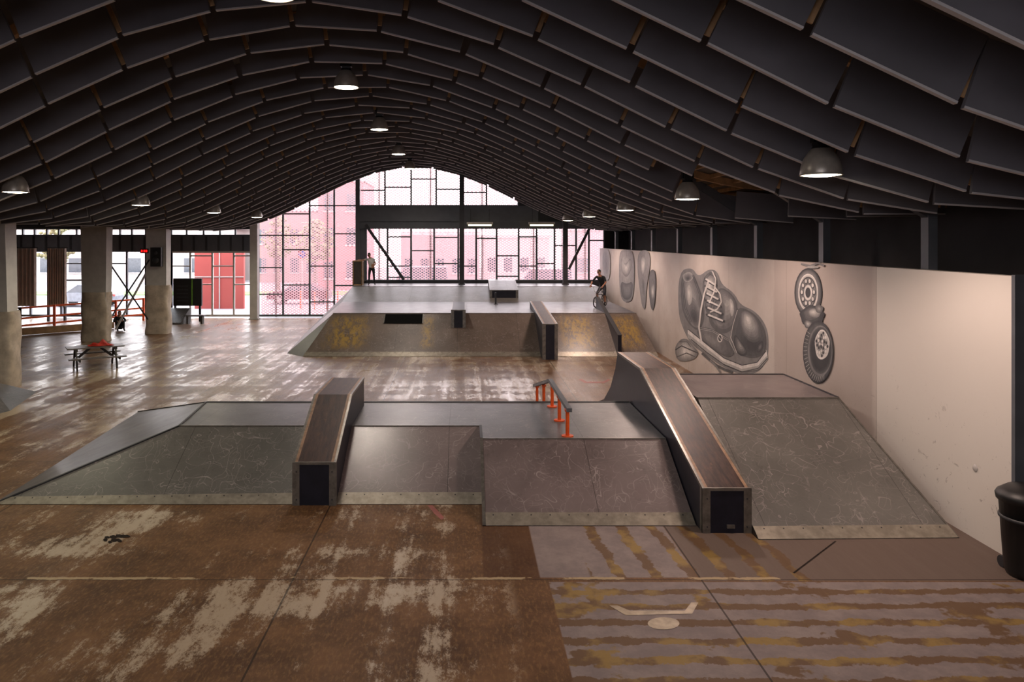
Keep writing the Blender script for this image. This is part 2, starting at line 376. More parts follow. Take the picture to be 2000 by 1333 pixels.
b.box(wx(490),wx(505),YB-.1,YB+.1,0,5.4,m_white)
b.box(wx(702),wx(1180),YB-.1,YB+.1,0,wz(549),m_dark)
n=50
for i in range(n):
    xa=-14+23.2*i/n; xb=-14+23.2*(i+1)/n
    b.poly([(xa,YB+.12,zc(xa)+.25),(xb,YB+.12,zc(xb)+.25),(xb,YB+.12,zc(xb)+1.4),(xa,YB+.12,zc(xa)+1.4)],m_dark)
for i in range(12):
    xa=wx(1012)+i*.45; xb=xa+.45
    b.poly([(xa,YB-.05,wz(433)),(xb,YB-.05,wz(433)),(xb,YB-.05,zc(xb)+.4),(xa,YB-.05,zc(xa)+.4)],m_dark)
b.obj('wall_back')
def col(name,px,w,d,z0,y,mat):
    b=MB(); x=(px-VX)/F*y; b.box(x-w/2,x+w/2,y-d/2,y+d/2,z0,zc(x)+.6,mat); b.box(x-w/2-.05,x+w/2+.05,y-d/2-.05,y+d/2+.05,z0,z0+.06,mat); return b.obj(name)
col('steel_column',699,.24,.24,0,43.4,m_greysteel); col('steel_column',902,.26,.26,2.0,42.2,m_dark); col('steel_column',1104,.26,.26,2.0,42.2,m_dark); col('steel_column',497,.42,.4,0,43.1,m_white)
b=MB(); b.beam((wx(716),43.2,5.3),(wx(790),43.2,2.2),.1,.16,m_dark); b.beam((wx(1148),43.0,5.1),(wx(1108),43.0,2.8),.1,.14,m_dark); b.obj('diagonal_brace')
for x in(.8,4.1):
    b=MB(); b.box(x-.7,x+.7,40.9,41.1,5.28,5.4,m_white); b.cyl((x-.62,41,5.24),(x+.62,41,5.24),.05,.05,m_tubeglow,10); b.cyl((x-.5,41,5.4),(x-.5,41,6.1),.01,.01,m_black,6); b.cyl((x+.5,41,5.4),(x+.5,41,6.1),.01,.01,m_black,6); b.obj('fluorescent_light')
def padcol(x,y,zt,w0,w1):
    b=MB()
    b.add([(x-w0/2,y-.25,0),(x+w0/2,y-.25,0),(x+w0/2,y+.25,0),(x-w0/2,y+.25,0),(x-w1/2,y-.3,5.3),(x+w1/2,y-.3,5.3),(x+w1/2,y+.3,5.3),(x-w1/2,y+.3,5.3)],[(0,3,2,1),(4,5,6,7),(0,1,5,4),(1,2,6,5),(2,3,7,6),(3,0,4,7)],m_white)
    n=28; rings=12; pv=[];fs=[]
    for k in range(rings+1):
        z=zt*k/rings
        for i in range(n):
            t=2*math.pi*i/n; r=1+.05*math.sin(3*t+k*.9+x)+random.uniform(-.02,.02)
            cx=math.copysign(abs(math.cos(t))**.45,math.cos(t)); cy=math.copysign(abs(math.sin(t))**.45,math.sin(t))
            pv.append((x+cx*(w0/2+.08)*r,y+cy*.36*r,z))
    for k in range(rings):
        for i in range(n): fs.append((k*n+i,k*n+(i+1)%n,(k+1)*n+(i+1)%n,(k+1)*n+i))
    b.add(pv,fs,m_wrap,True); b.add(pv[-n:],[list(range(n))],m_wrap)
    return b.obj('padded_column')
padcol(-14.1,23.4,2.3,.75,.5); padcol(-16.3,34,2.15,1.0,1.15); padcol(-14.6,36.6,2.3,.95,.95)
b=MB(); b.tube([(-16.0,34.3,3.6),(-14.9,36.4,.5)],.035,m_dark); b.tube([(-16.0,34.3,.7),(-14.9,36.4,3.6)],.035,m_dark)
b.beam((-16.6,36.5,0.2),(-14.9,36.6,3.4),.08,.08,m_white); b.obj('cross_brace')
b=MB(); b.box(-14.75,-14.25,36.0,36.25,3.2,4.1,m_black); b.lathe((-14.5,35.99,3.5),[(0,0),(.14,.01),(.16,-.02)],m_dark,20,Matrix.Rotation(math.pi/2,3,'X')); b.lathe((-14.5,35.99,3.85),[(0,0),(.09,.01),(.1,-.02)],m_dark,20,Matrix.Rotation(math.pi/2,3,'X')); b.box(-14.6,-14.4,36.25,36.4,3.6,3.7,m_dark); b.obj('wall_speaker')
b=MB(); b.box(-15.35,-14.95,36.3,36.42,3.82,4.05,m_black); 
for dx in(-.12,.0,.1): b.box(-15.15+dx-.03,-15.15+dx+.03,36.28,36.3,3.88,3.98,m_led)
b.box(-15.0,-14.9,36.35,36.4,3.9,3.95,m_dark); b.obj('led_clock')

# ---------------- front funbox
def lerp(a,c,t): return tuple(a[i]+(c[i]-a[i])*t for i in range(3))
def bank(b,bl,br,tr,tl,mat,strip=.27,off=.012):
    b.poly([bl,br,tr,tl],mat)
    if strip:
        Lm=(Vector(tl)-Vector(bl)).length; Lr=(Vector(tr)-Vector(br)).length
        n=(Vector(br)-Vector(bl)).cross(Vector(tl)-Vector(bl)).normalized()*off
        q=[Vector(bl),Vector(br),Vector(lerp(br,tr,strip/Lr)),Vector(lerp(bl,tl,strip/Lm))]
        b.poly([p+n for p in q],m_strip)
        b.poly([q[3],q[2],q[2]+n,q[3]+n],m_strip)
        m=max(2,int((Vector(br)-Vector(bl)).length/.3))
        for i in range(m):
            t=(i+.5)/m; c=q[0].lerp(q[1],t).lerp(q[3].lerp(q[2],t),.8)+n; b.cyl(c,c+n*.25,.012,.012,m_dark,6)
    b.beam(Vector(tl),Vector(tr),.05,.02,m_edge)
b=MB()
bank(b,(-2.5,13,0),(.3,13,0),(.3,14.8,.9),(-2.5,14.8,.9),m_rampB)
bank(b,(-8.0,13,0),(-2.5,13,0),(-2.5,14.8,.9),(-5.5,14.8,.9),m_rampA)
bank(b,(.3,12.03,0),(3.62,12.03,0),(3.62,13.85,.9),(.3,13.85,.9),m_rampB)
b.poly([(-8.5,20,0),(-8.0,13,0),(-5.5,14.8,.9),(-5.7,16.93,.9)],m_deck)
b.beam((-8.0,13,0.0),(-5.5,14.8,.9),.05,.03,m_dark); b.beam((-8.5,20,0),(-5.7,16.93,.9),.05,.03,m_dark); b.beam((-5.5,14.8,.9),(-5.7,16.93,.9),.04,.03,m_dark)
b.poly([(-5.7,16.93,.9),(3.62,16.93,.9),(3.62,20,0),(-8.5,20,0)],m_deck)
b.poly([(-5.5,14.8,.9),(.3,14.8,.9),(3.62,14.8,.9),(3.62,16.93,.9),(-5.7,16.93,.9)],m_deck)
b.poly([(.3,13.85,.9),(3.62,13.85,.9),(3.62,14.8,.9),(.3,14.8,.9)],m_deck)
b.beam((.3,13.85,.9),(.3,14.8,.9),.05,.03,m_dark)
b.poly([(.3,13,0),(.3,12.03,0),(.3,13.85,.9),(.3,14.8,.9)],m_side)
b.beam((.3,12.03,0),(.3,13.85,.9),.05,.04,m_edge)
b.poly([(3.62,12.03,0),(3.62,20,0),(3.62,16.93,.9),(3.62,13.85,.9)],m_side)
b.beam((-5.7,16.93,.9),(3.62,16.93,.9),.05,.03,m_dark)
b.poly([(-8,13,0),(-8.5,20,0),(3.62,20,0),(3.62,12.03,0),(.3,12.03,0),(.3,13,0)],m_side)
b.obj('skate_funbox')
b=MB()
bank(b,(4.39,11.48,0),(7.42,11.55,0),(7.05,14.5,1.5),(4.39,14.5,1.5),m_rampD,.25)
b.poly([(4.39,14.5,1.5),(7.05,14.5,1.5),(7.05,17,1.5),(4.39,17,1.5)],m_rampB)
b.poly([(4.39,17,1.5),(7.05,17,1.5),(7.3,20.2,0),(4.39,20.2,0)],m_deck)
b.poly([(7.42,11.55,0),(7.3,20.2,0),(7.05,17,1.5),(7.05,14.5,1.5)],m_side)
b.poly([(4.39,11.48,0),(4.39,14.5,1.5),(4.39,17,1.5),(4.39,20.2,0)],m_side)
b.poly([(4.39,11.48,0),(4.39,20.2,0),(7.3,20.2,0),(7.42,11.55,0)],m_side)
b.beam((4.39,17,1.5),(7.05,17,1.5),.05,.03,m_dark); b.beam((7.42,11.55,0),(7.05,14.5,1.5),.03,.02,m_edge); b.beam((7.05,14.5,1.5),(7.05,17,1.5),.04,.03,m_dark)
b.obj('skate_bank')
def ledge(x0,x1,top,bottom,front=True,ew=.03,topm=None):
    b=MB(); prof=top+bottom
    topm=topm or m_ply
    for X in(x0,x1):
        pts=[(X,y,z) for y,z in prof]; b.poly(pts if X==x1 else pts[::-1],m_navy)
    for (ya,za),(yb,zb) in zip(top,top[1:]):
        b.poly([(x0,ya,za),(x1,ya,za),(x1,yb,zb),(x0,yb,zb)],topm)
        for e0,e1 in((x0-.01,x0+ew),(x1-ew,x1+.01)):
            b.add([(e0,ya,za-.04),(e1,ya,za-.04),(e1,yb,zb-.04),(e0,yb,zb-.04),(e0,ya,za+.008),(e1,ya,za+.008),(e1,yb,zb+.008),(e0,yb,zb+.008)],
              [(0,3,2,1),(4,5,6,7),(0,1,5,4),(1,2,6,5),(2,3,7,6),(3,0,4,7)],m_edge)
        if topm is m_ply:
            for e0,e1 in((x0+ew,x0+ew+.05),(x1-ew-.05,x1-ew)):
                b.poly([(e0,ya,za+.004),(e1,ya,za+.004),(e1,yb,zb+.004),(e0,yb,zb+.004)],m_tantrim)
    pr=[top[-1]]+bottom+[top[0]]
    for (ya,za),(yb,zb) in zip(pr,pr[1:]): b.poly([(x0,ya,za),(x1,ya,za),(x1,yb,zb),(x0,yb,zb)],m_navy)
    y,z=top[0]; zb=bottom[-1][1]
    if front:
        b.box(x0-.012,x0+.11,y-.012,y+.03,zb,z+.01,m_edge); b.box(x1-.11,x1+.012,y-.012,y+.03,zb,z+.01,m_edge)
        b.box(x0,x1,y-.014,y+.03,z-.03,z+.012,m_edge)
        b.box(x0-.012,x0,y,y+.12,zb,z,m_edge)
        for zz in (zb+.1,z-.15):
            for xx in (x0+.06,x1-.06): b.cyl((xx,y-.012,zz),(xx,y-.02,zz),.012,.012,m_dark,8)
    return b
ledge(-2.90,-2.18,[(12.96,.72),(14.8,1.5),(16.6,1.5)],[(16.6,.9),(14.8,.9),(13.0,0.0),(12.96,0)]).obj('grind_ledge')
b=ledge(3.64,4.37,[(11.74,.68),(15.96,1.81),(18.3,1.80)],[(18.6,1.35),(19.2,.8),(20.1,.3),(21.2,0),(11.74,0)])
b.box(4.0,4.12,11.71,11.74,.08,.13,m_edge); b.obj('grind_ledge')
b=MB()
rp=[(1.88,13.8,1.42),(1.86,16.7,1.42),(1.84,20.3,.62)]
for p,q in zip(rp,rp[1:]): b.beam(p,q,.09,.07,m_greysteel)
def deckz(y): return .9 if y<16.93 else max(0,.9*(20-y)/3.07)
for y,zt in((14.0,1.4),(15.2,1.4),(16.46,1.4),(18.2,1.05),(19.9,.7)):
    x=1.87; z0=deckz(y); b.cyl((x,y,z0),(x,y,zt),.035,.035,m_orange,12); b.cyl((x,y,z0),(x,y,z0+.02),.11,.11,m_orange,16)
    b.box(x-.05,x+.05,y-.06,y+.06,zt-.04,zt,m_orange)
b.obj('grind_rail')
# ---------------- back ramps
b=MB()
bank(b,(-6.2,29.35,0),(7.4,29.35,0),(7.15,32.07,1.4),(-5.5,32.07,1.4),m_rampBack,.3)
b.poly([(-6.2,29.35,0),(-5.5,32.07,1.4),(-5.5,32.5,1.4),(-7.0,30.2,0)],m_side)
b.poly([(-7.0,30.2,0),(-5.5,32.5,1.4),(-6.05,37.8,1.4),(-7.6,36.5,0)],m_deck)
b.poly([(-7.6,36.5,0),(-6.05,37.8,1.4),(-6.1,43.2,2.0),(-7.6,43.2,0)],m_side)
b.poly([(-5.5,32.07,1.4),(7.15,32.07,1.4),(7.15,37.8,1.4),(-6.05,37.8,1.4),(-5.5,32.5,1.4)],m_deck)
bank(b,(-6.05,37.8,1.4),(7.15,37.8,1.4),(7.0,40.3,2.0),(-5.9,40.3,2.0),m_rampA,0)
b.poly([(-6.05,37.8,1.4),(-5.9,40.3,2.0),(-6.1,43.2,2.0)],m_side)
b.poly([(-5.9,40.3,2.0),(7.0,40.3,2.0),(7.0,43.2,2.0),(-6.1,43.2,2.0)],m_deck)
b.poly([(7.4,29.35,0),(7.4,43.2,0),(7.0,43.2,2),(7,40.3,2),(7.15,37.8,1.4),(7.15,32.07,1.4)],m_side)
sl=1.4/2.72
zz=lambda y:(y-29.35)*sl+.02
x0,x1,y0,y1=-3.35,-1.7,31.35,31.98
b.poly([(x0,y0,zz(y0)),(x1,y0,zz(y0)),(x1,y1,zz(y1)),(x0,y1,zz(y1))],m_void)  # flat black sheet paints the darkness of a slot; no recess is cut
for a,c in ((x0,x0+.05),(x1-.05,x1)): b.add([(a,y0,zz(y0)+.01),(c,y0,zz(y0)+.01),(c,y1,zz(y1)+.01),(a,y1,zz(y1)+.01)],[(0,1,2,3)],m_edge)
b.obj('skate_funbox')
ledge(2.9,3.45,[(28.6,1.33),(34.3,1.72)],[(34.3,1.4),(32.07,1.4),(29.35,0),(28.6,0)]).obj('grind_ledge')
ledge(-.55,.02,[(31.1,1.62),(34.3,1.68)],[(34.3,1.4),(32.07,1.4),(31.1,.9)],topm=m_navy).obj('grind_ledge')
ledge(1.25,2.66,[(38.4,1.94),(40.5,2.3),(41.6,2.3)],[(41.6,2.0),(40.3,2.0),(38.4,1.53)],topm=m_deck).obj('grind_ledge')
b=MB(); b.prismx([(29.3,0),(29.3,.82),(34.2,1.9),(34.2,1.4),(32.07,1.4),(29.35,0)],5.84,5.98,m_navy); b.beam((5.91,29.3,.82),(5.91,34.2,1.9),.16,.03,m_dark); b.obj('grind_ledge')
b=MB(); b.box(1.42,1.5,36.4,36.5,1.4,1.95,m_dark); b.box(1.36,1.56,36.34,36.56,1.4,1.42,m_dark); b.obj('bollard')
b=MB(); b.poly([(-11.9,20.1,0),(-13.4,21.5,.55),(-13.6,19.8,.55),(-12.3,18.6,0)],m_deck); b.poly([(-12.3,18.6,0),(-13.6,19.8,.55),(-16,19.8,.55),(-16,18.6,0)],m_deck); b.poly([(-13.4,21.5,.55),(-16,21.5,.55),(-16,19.8,.55),(-13.6,19.8,.55)],m_deck)
b.poly([(-11.9,20.1,0),(-12.6,22.6,0),(-16,22.6,0),(-16,21.5,.55),(-13.4,21.5,.55)],m_deck); b.poly([(-16,18.6,0),(-16,19.8,.55),(-16,21.5,.55),(-16,22.6,0)],m_side); b.obj('skate_bank')
# ---------------- mural on right wall (airbrushed greys, layered)
LV={'k':.20,'d':.34,'m':.52,'l':.70,'w':.90,'b':.55}
mgc={}
def mgray(v):
    k=round(v*24)
    if k not in mgc:
        t=k/24; c=[int(255*(t*a+(1-t)*bb)) for a,bb in((.90,.05),(.88,.055),(.86,.075))]
        mgc[k]=simple('mural_grey_%d'%k,'#%02x%02x%02x'%tuple(c),.55,0,.16,4)
    return mgc[k]
def onwall(px,py,o):
    y=F*XR/(px-VX); return (XR-.003-o*.0007,y,H-(py-VY)*y/F)
seq=[0]
def mp(b,pts,v,o=None):
    if isinstance(v,str): v=LV[v]
    seq[0]+=1; o=seq[0]*.12
    b.poly([onwall(x,y,o) for x,y in pts],mgray(v))
def soft(b,pts,v0,v1,fx=.5,fy=.5,k=7,smin=.15):
    v0=LV.get(v0,v0); v1=LV.get(v1,v1)
    xs_=[p[0] for p in pts]; ys_=[p[1] for p in pts]; cx=min(xs_)+(max(xs_)-min(xs_))*fx; cy=min(ys_)+(max(ys_)-min(ys_))*fy
    for i in range(k):
        t=i/(k-1); sc_=1-(1-smin)*t
        mp(b,[(cx+(x-cx)*sc_,cy+(y-cy)*sc_) for x,y in pts],v0+(v1-v0)*t)
def el(cx,cy,rx,ry,n=28,wob=0): return [(cx+rx*math.cos(2*math.pi*i/n)*(1+wob*math.sin(5*i)),cy+ry*math.sin(2*math.pi*i/n)*(1+wob*math.cos(7*i))) for i in range(n)]
def me_(b,cx,cy,rx,ry,k,o=0,n=28,wob=0): mp(b,el(cx,cy,rx,ry,n,wob),k)
def ln(b,pts,w,k,o=0):
    for (xa,ya),(xb,yb) in zip(pts,pts[1:]):
        d=Vector((xb-xa,yb-ya)).normalized(); n=Vector((-d.y,d.x))*w/2
        mp(b,[(xa+n.x,ya+n.y),(xb+n.x,yb+n.y),(xb-n.x,yb-n.y),(xa-n.x,ya-n.y)],k)
def smooth(pts,it=2):
    for _ in range(it):
        q=[]
        for i in range(len(pts)):
            a=pts[i]; c=pts[(i+1)%len(pts)]; q+=[(a[0]*.75+c[0]*.25,a[1]*.75+c[1]*.25),(a[0]*.25+c[0]*.75,a[1]*.25+c[1]*.75)]
        pts=q
    return pts
b=MB()
out=[(1326,530),(1352,522),(1364,542),(1385,525),(1402,530),(1409,556),(1434,572),(1446,596),(1474,607),(1495,632),(1502,660),(1500,702),(1483,728),(1450,734),(1412,718),(1375,691),(1350,673),(1335,645),(1324,610)]
mp(b,smooth(out),'m')
soft(b,smooth([(1329,537),(1350,530),(1362,550),(1374,585),(1378,620),(1366,650),(1345,634),(1331,605)]),'d','l',.35,.3)
soft(b,smooth([(1332,536),(1349,530),(1356,542),(1346,552),(1336,550)]),'l','k',.5,.7)
soft(b,smooth([(1334,600),(1350,575),(1368,600),(1370,640),(1352,640)]),'m','k',.6,.7)
soft(b,smooth([(1340,560),(1350,556),(1353,590),(1344,600)]),'l','w',.4,.4)
for dx in(0,3): ln(b,[(1332+dx,552),(1337+dx,600),(1349+dx,630)],1,'k')
for dx in(0,3): ln(b,[(1352+dx,537),(1366+dx,575),(1371+dx,615)],1,'k')
soft(b,smooth([(1370,550),(1385,530),(1399,535),(1404,562),(1392,600),(1380,622)]),'d','w',.45,.3)
ln(b,[(1374,552),(1387,536),(1397,540)],1,'k')
soft(b,smooth([(1403,558),(1430,573),(1443,598),(1437,640),(1412,656),(1390,640),(1383,620),(1396,596)]),'d','l',.65,.3)
soft(b,smooth([(1404,585),(1418,594),(1416,640),(1396,634)]),'m','k',.5,.6)
soft(b,smooth([(1424,580),(1434,590),(1434,615),(1427,620)]),'l','w',.5,.4)
soft(b,smooth([(1440,598),(1472,610),(1491,635),(1498,662),(1494,692),(1470,702),(1440,692),(1426,660),(1434,632)]),'d','k',.65,.8,6)
soft(b,smooth([(1445,602),(1470,611),(1486,634),(1488,664),(1470,672),(1448,652)]),'d','w',.35,.25,9)
soft(b,smooth([(1434,650),(1446,664),(1464,692),(1448,698),(1434,682)]),'k','l',.5,.5,5)
soft(b,smooth([(1480,672),(1492,664),(1491,684),(1478,692)]),'k','m',.5,.5,4)
for dy in(0,4): ln(b,[(1441,602+dy),(1432,632+dy),(1428,656+dy),(1440,690)],1,'w' if dy else 'k')
soft(b,smooth([(1366,638),(1392,642),(1426,660),(1438,692),(1420,700),(1385,676),(1360,654)]),'d','m',.3,.4)
for dy in(0,3): ln(b,[(1366,640+dy),(1392,645+dy),(1425,664+dy),(1437,690)],.9,'l')
mp(b,[(1344,643),(1380,672),(1415,700),(1450,714),(1480,708),(1498,684),(1501,702),(1483,722),(1450,728),(1412,712),(1375,686),(1344,660)],'w')
mp(b,[(1344,652),(1378,678),(1413,706),(1450,721),(1481,715),(1500,694),(1501,702),(1483,722),(1450,728),(1412,712),(1375,686),(1344,660)],'l')
ln(b,[(1350,663),(1380,688),(1414,712),(1450,727),(1482,720),(1500,700)],1.8,'k')
ln(b,[(1344,643),(1380,672),(1415,700),(1450,714),(1480,708),(1497,686)],1.6,'k')
me_(b,1407,661,5,8,'w'); me_(b,1407,661,3.4,6,'k'); ln(b,[(1404,657),(1410,665)],1,'w')
for i in range(6):
    y=545+i*14; ln(b,[(1378+i*1.0,y+2),(1399+i*3,y+14)],4.5,'k'); ln(b,[(1379+i*1.0,y),(1398+i*3,y+12)],3.4,'w'); me_(b,1400+i*3,y+13,2,3,'k',0,8); me_(b,1377+i*.8,y,1.6,2.4,'k',0,8)
ln(b,[(1385,548),(1376,575),(1370,605),(1366,640),(1371,668)],3.2,'w'); ln(b,[(1396,560),(1407,574),(1410,590),(1402,604),(1388,610)],2.6,'w')
ln(b,[(1392,530),(1399,545),(1396,570),(1386,592)],2.6,'w')
soft(b,smooth([(1320,675),(1332,661),(1345,663),(1353,674),(1366,688),(1360,701),(1340,707),(1325,705),(1319,690)]),'m','w',.5,.6,6,.3)
ln(b,[(1320,684),(1332,676),(1350,684),(1364,690)],2.2,'k'); ln(b,[(1322,698),(1342,690),(1358,697)],2,'d'); ln(b,[(1328,668),(1343,668),(1350,678)],1.5,'d')
ln(b,[(1372,690),(1388,704),(1400,714),(1416,722),(1432,728)],5,'d'); ln(b,[(1388,704),(1400,716),(1408,728)],3.5,'m')
mp(b,el(1580,572,27,48),'k'); soft(b,el(1580,572,25,45),'d','m',.35,.3,4,.8); soft(b,el(1580,572,19.5,37),'w','l',.4,.4,4,.8); mp(b,el(1580,572,16.5,31),'k'); mp(b,el(1580,572,15,28.5),'m')
for i in range(10):
    t=i*.6283; me_(b,1580+11.8*math.cos(t),572+22.5*math.sin(t),3.2,5.8,'k',0,12); me_(b,1579.5+11.8*math.cos(t),571+22.5*math.sin(t),2.2,4,'w',0,10)
soft(b,el(1580,572,8,15),'w','m',.5,.5,4); mp(b,el(1580,572,5,10),'k')
soft(b,el(1588,618,24,20,24,.08),'k','m',.4,.3); soft(b,el(1593,612,12,10,16,.12),'m','w',.4,.4); soft(b,el(1580,634,8,9,14,.15),'d','w'); soft(b,el(1602,604,8,9,14,.15),'d','l')
soft(b,el(1600,688,30,61),'k','d',.4,.4,4,.85); mp(b,el(1604,686,24,50),'m'); soft(b,el(1605,685,22,46),'d','k',.5,.5,4,.85)
soft(b,el(1608,674,14.5,29,24,.04),'w','m',.4,.4,5,.5)
for i in range(26):
    r=math.sqrt(i/26); me_(b,1608+12*r*math.cos(i*2.4),674+25*r*math.sin(i*2.4),1.9,3.2,'k' if i%2 else 'w',0,8)
for i in range(20):
    t=1.2+i*.14; ln(b,[(1603+24*math.cos(t),686+50*math.sin(t)),(1601+29*math.cos(t),687+59*math.sin(t))],1.1,'l')
ln(b,[(1567,516),(1585,520),(1600,514),(1612,520)],4,'m'); me_(b,1590,522,12,3,'l')
soft(b,smooth([(1210,492),(1222,487),(1238,490),(1241,530),(1238,585),(1226,592),(1214,585),(1210,550)]),'b','l',.5,.3); soft(b,smooth([(1213,500),(1222,520),(1234,500),(1236,525),(1225,545),(1214,530)]),'m','w'); soft(b,smooth([(1213,548),(1225,556),(1238,548),(1236,580),(1226,588),(1215,580)]),'d','b')
soft(b,smooth([(1247,492),(1264,487),(1272,500),(1270,530),(1264,560),(1262,606),(1255,600),(1250,560),(1246,530)]),'b','m'); soft(b,smooth([(1252,500),(1262,498),(1264,520),(1257,545),(1251,525)]),'m','w'); soft(b,smooth([(1254,540),(1260,540),(1261,575),(1256,578)]),'m','d')
soft(b,smooth([(1270,530),(1279,525),(1283,545),(1281,590),(1276,610),(1271,595),(1268,560)]),'d','m'); soft(b,smooth([(1272,560),(1280,552),(1280,580),(1274,588)]),'m','w')
soft(b,smooth([(1178,488),(1190,486),(1194,510),(1192,545),(1184,550),(1178,530)]),'l','b')
b.obj('wall_mural')
b=MB(); c=onwall(1905,915,0); b.lathe(c,[(0,.012),(.045,.012),(.055,0)],m_white,20,Matrix.Rotation(-math.pi/2,3,'Y')); b.obj('wall_outlet_cap')
# ---------------- floor marks
m_cream=simple('cream_floor_paint','#a5937a',.45,0,.25,6); m_pink=simple('pink_floor_paint','#8a4038',.5,0,.2,9); m_stain=simple('dark_stain','#2b2420',.9,0,.3,9,spec=.1)
def fl(px,py): y=F*H/(py-VY); return ((px-VX)*y/F,y,.004)
def fpoly(b,pts,mat): b.poly([fl(*p) for p in pts][::-1],mat)
b=MB()
fpoly(b,[(1190,1184),(1206,1184),(1230,1194),(1338,1194),(1350,1178),(1364,1178),(1352,1200),(1222,1203)],m_cream)
n=24; fpoly(b,[(1296+31*math.cos(2*math.pi*i/n),1219+12*math.sin(2*math.pi*i/n)) for i in range(n)],m_cream)
b.obj('floor_pictogram')
b=MB(); fpoly(b,[(1130,742),(1136,741),(1146,746),(1178,746),(1188,741),(1192,743),(1180,749),(1142,749)],m_pink); b.obj('floor_pictogram')
b=MB(); fpoly(b,[(835,988),(845,988),(868,1012),(862,1017),(848,1004)],m_pink); b.obj('floor_paint_smear')
b=MB()
for i in range(14):
    cx=190+random.uniform(0,58); cy=1050+random.uniform(-3,10); rx=random.uniform(4,9); ry=random.uniform(2,3.5)
    fpoly(b,[(cx+rx*math.cos(k)*random.uniform(.8,1.2),cy+ry*math.sin(k)) for k in (0,1,2,3,4,5)],m_stain)
b.v=[(x,y,.004+i*.00004) for i,(x,y,z) in enumerate(b.v)]
b.obj('floor_stain')
b=MB(); fpoly(b,[(1548,1120),(1552,1121),(1634,1058),(1630,1058)],m_stain); b.obj('floor_crack')
# ---------------- picnic table
b=MB()
for i in range(5): b.box(-.9,.9,-.38+i*.155,-.24+i*.155,.71,.75,m_woodtop)
for sd in(-1,1):
    for k in(0,1): y=sd*(.66+k*.15); b.box(-.9,.9,y-.065,y+.065,.41,.45,m_woodtop)
for x in(-.62,.62):
    b.box(x-.045,x+.045,-.36,.36,.63,.71,m_wooddk); b.box(x+.045,x+.09,-.86,.86,.33,.41,m_wooddk)
    b.beam((x,-.26,.70),(x,-.62,0.02),.05,.12,m_wooddk); b.beam((x,.26,.70),(x,.62,0.02),.05,.12,m_wooddk)
    b.beam((x*.9,0,.36),(x*.25,0,.7),.05,.08,m_wooddk)
b.obj('picnic_table',(-12.95,26.9,0),math.radians(32))
b=MB(); nn=14; vs=[];fs=[]
for i in range(nn+1):
    for j in range(nn+1):
        u=i/nn*2-1; v=j/nn*2-1; r=math.hypot(u,v)
        vs.append((u*.38+.05*math.sin(5*v),v*.22+.04*math.sin(6*u),.765+max(0,(1-r))*.16*(1+.5*math.sin(7*u+3*v))+.015*math.sin(9*u)*math.cos(8*v)))
for i in range(nn):
    for j in range(nn): a=i*(nn+1)+j; fs.append((a,a+1,a+nn+2,a+nn+1))
b.add(vs,fs,m_red,True); b.obj('red_jacket',(-12.8,27.0,0),math.radians(25))
# ---------------- bin
b=MB()
b.lathe((0,0,0),[(0,.02),(.28,.02),(.30,.08),(.36,1.0),(.39,1.0),(.40,1.06),(.38,1.10),(.28,1.17),(.0,1.2)],m_black,28)
b.lathe((0,0,0),[(.34,.75),(.365,.76),(.365,.79),(.345,.8)],m_dark,28)
b.box(-.12,.12,-.42,-.36,.98,1.04,m_black); b.cyl((-.2,.28,.08),(.2,.28,.08),.08,.08,m_dark,16)
b.obj('trash_bin',(7.55,10.25,0))
# ---------------- far left items
b=MB()
pts=[(-23.5,36.2),(-21.2,36.6),(-17.7,42.3)]
for (xa,ya),(xb,yb) in zip(pts,pts[1:]):
    n=4
    for z in(.35,.7,1.2): b.beam((xa,ya,z),(xb,yb,z),.06,.09,m_orange)
    for i in range(n+1):
        t=i/n; x=xa+(xb-xa)*t; y=ya+(yb-ya)*t; b.box(x-.05,x+.05,y-.05,y+.05,0,1.24,m_orange)
b.obj('guard_railing')
b=MB(); b.beam((-20.8,35.6,.18),(-17.6,38.5,.18),.1,.32,m_tan); b.box(-20.75,-20.65,35.6,35.8,0,.3,m_tan); b.obj('low_kerb_board')
m_curt=simple('curtain_fabric','#c9b9ac',.8,0,.1,3)
for x0,x1,y in((-24.6,-22.9,41),(-22.3,-21.3,41)):
    b=MB(); n=60; vs=[];fs=[]
    for i in range(n+1):
        x=x0+(x1-x0)*i/n; yy=y+.09*math.sin(i*.85); vs+=[(x,yy,.9),(x,yy,4.0)]
    for i in range(n): fs.append((2*i,2*i+2,2*i+3,2*i+1))
    b.add(vs,fs,m_curt,True); b.beam((x0-.1,y,4.03),(x1+.1,y,4.03),.05,.05,m_dark); b.obj('curtain')
b=MB()
for x in(-22.8,-21.9,-20.9): b.box(x-.06,x+.06,42.0,42.12,0,3.9,m_greysteel)
b.box(-22.8,-20.9,42,42.12,3.8,3.9,m_greysteel); b.box(-22.8,-20.9,42,42.1,2.2,2.28,m_greysteel); b.box(-22.8,-20.9,42.04,42.07,0,3.8,m_glass); b.cyl((-21.75,41.95,.9),(-21.75,41.95,1.4),.02,.02,m_alum); b.obj('door_1')
m_green=simple('green_stripe','#5f8a2a',.5)
b=MB(); b.box(-15.9,-14.35,41.85,42.0,.85,2.35,m_black); b.box(-14.9,-14.83,41.83,41.85,.9,2.3,m_green); b.box(-15.85,-15.75,41.85,41.95,0,.9,m_dark); b.box(-14.5,-14.4,41.85,41.95,0,.9,m_dark)
for z in(1.1,1.3,1.5,1.7,1.9): b.box(-15.7,-15.1,41.84,41.85,z,z+.05,m_dark)
b.obj('notice_board')
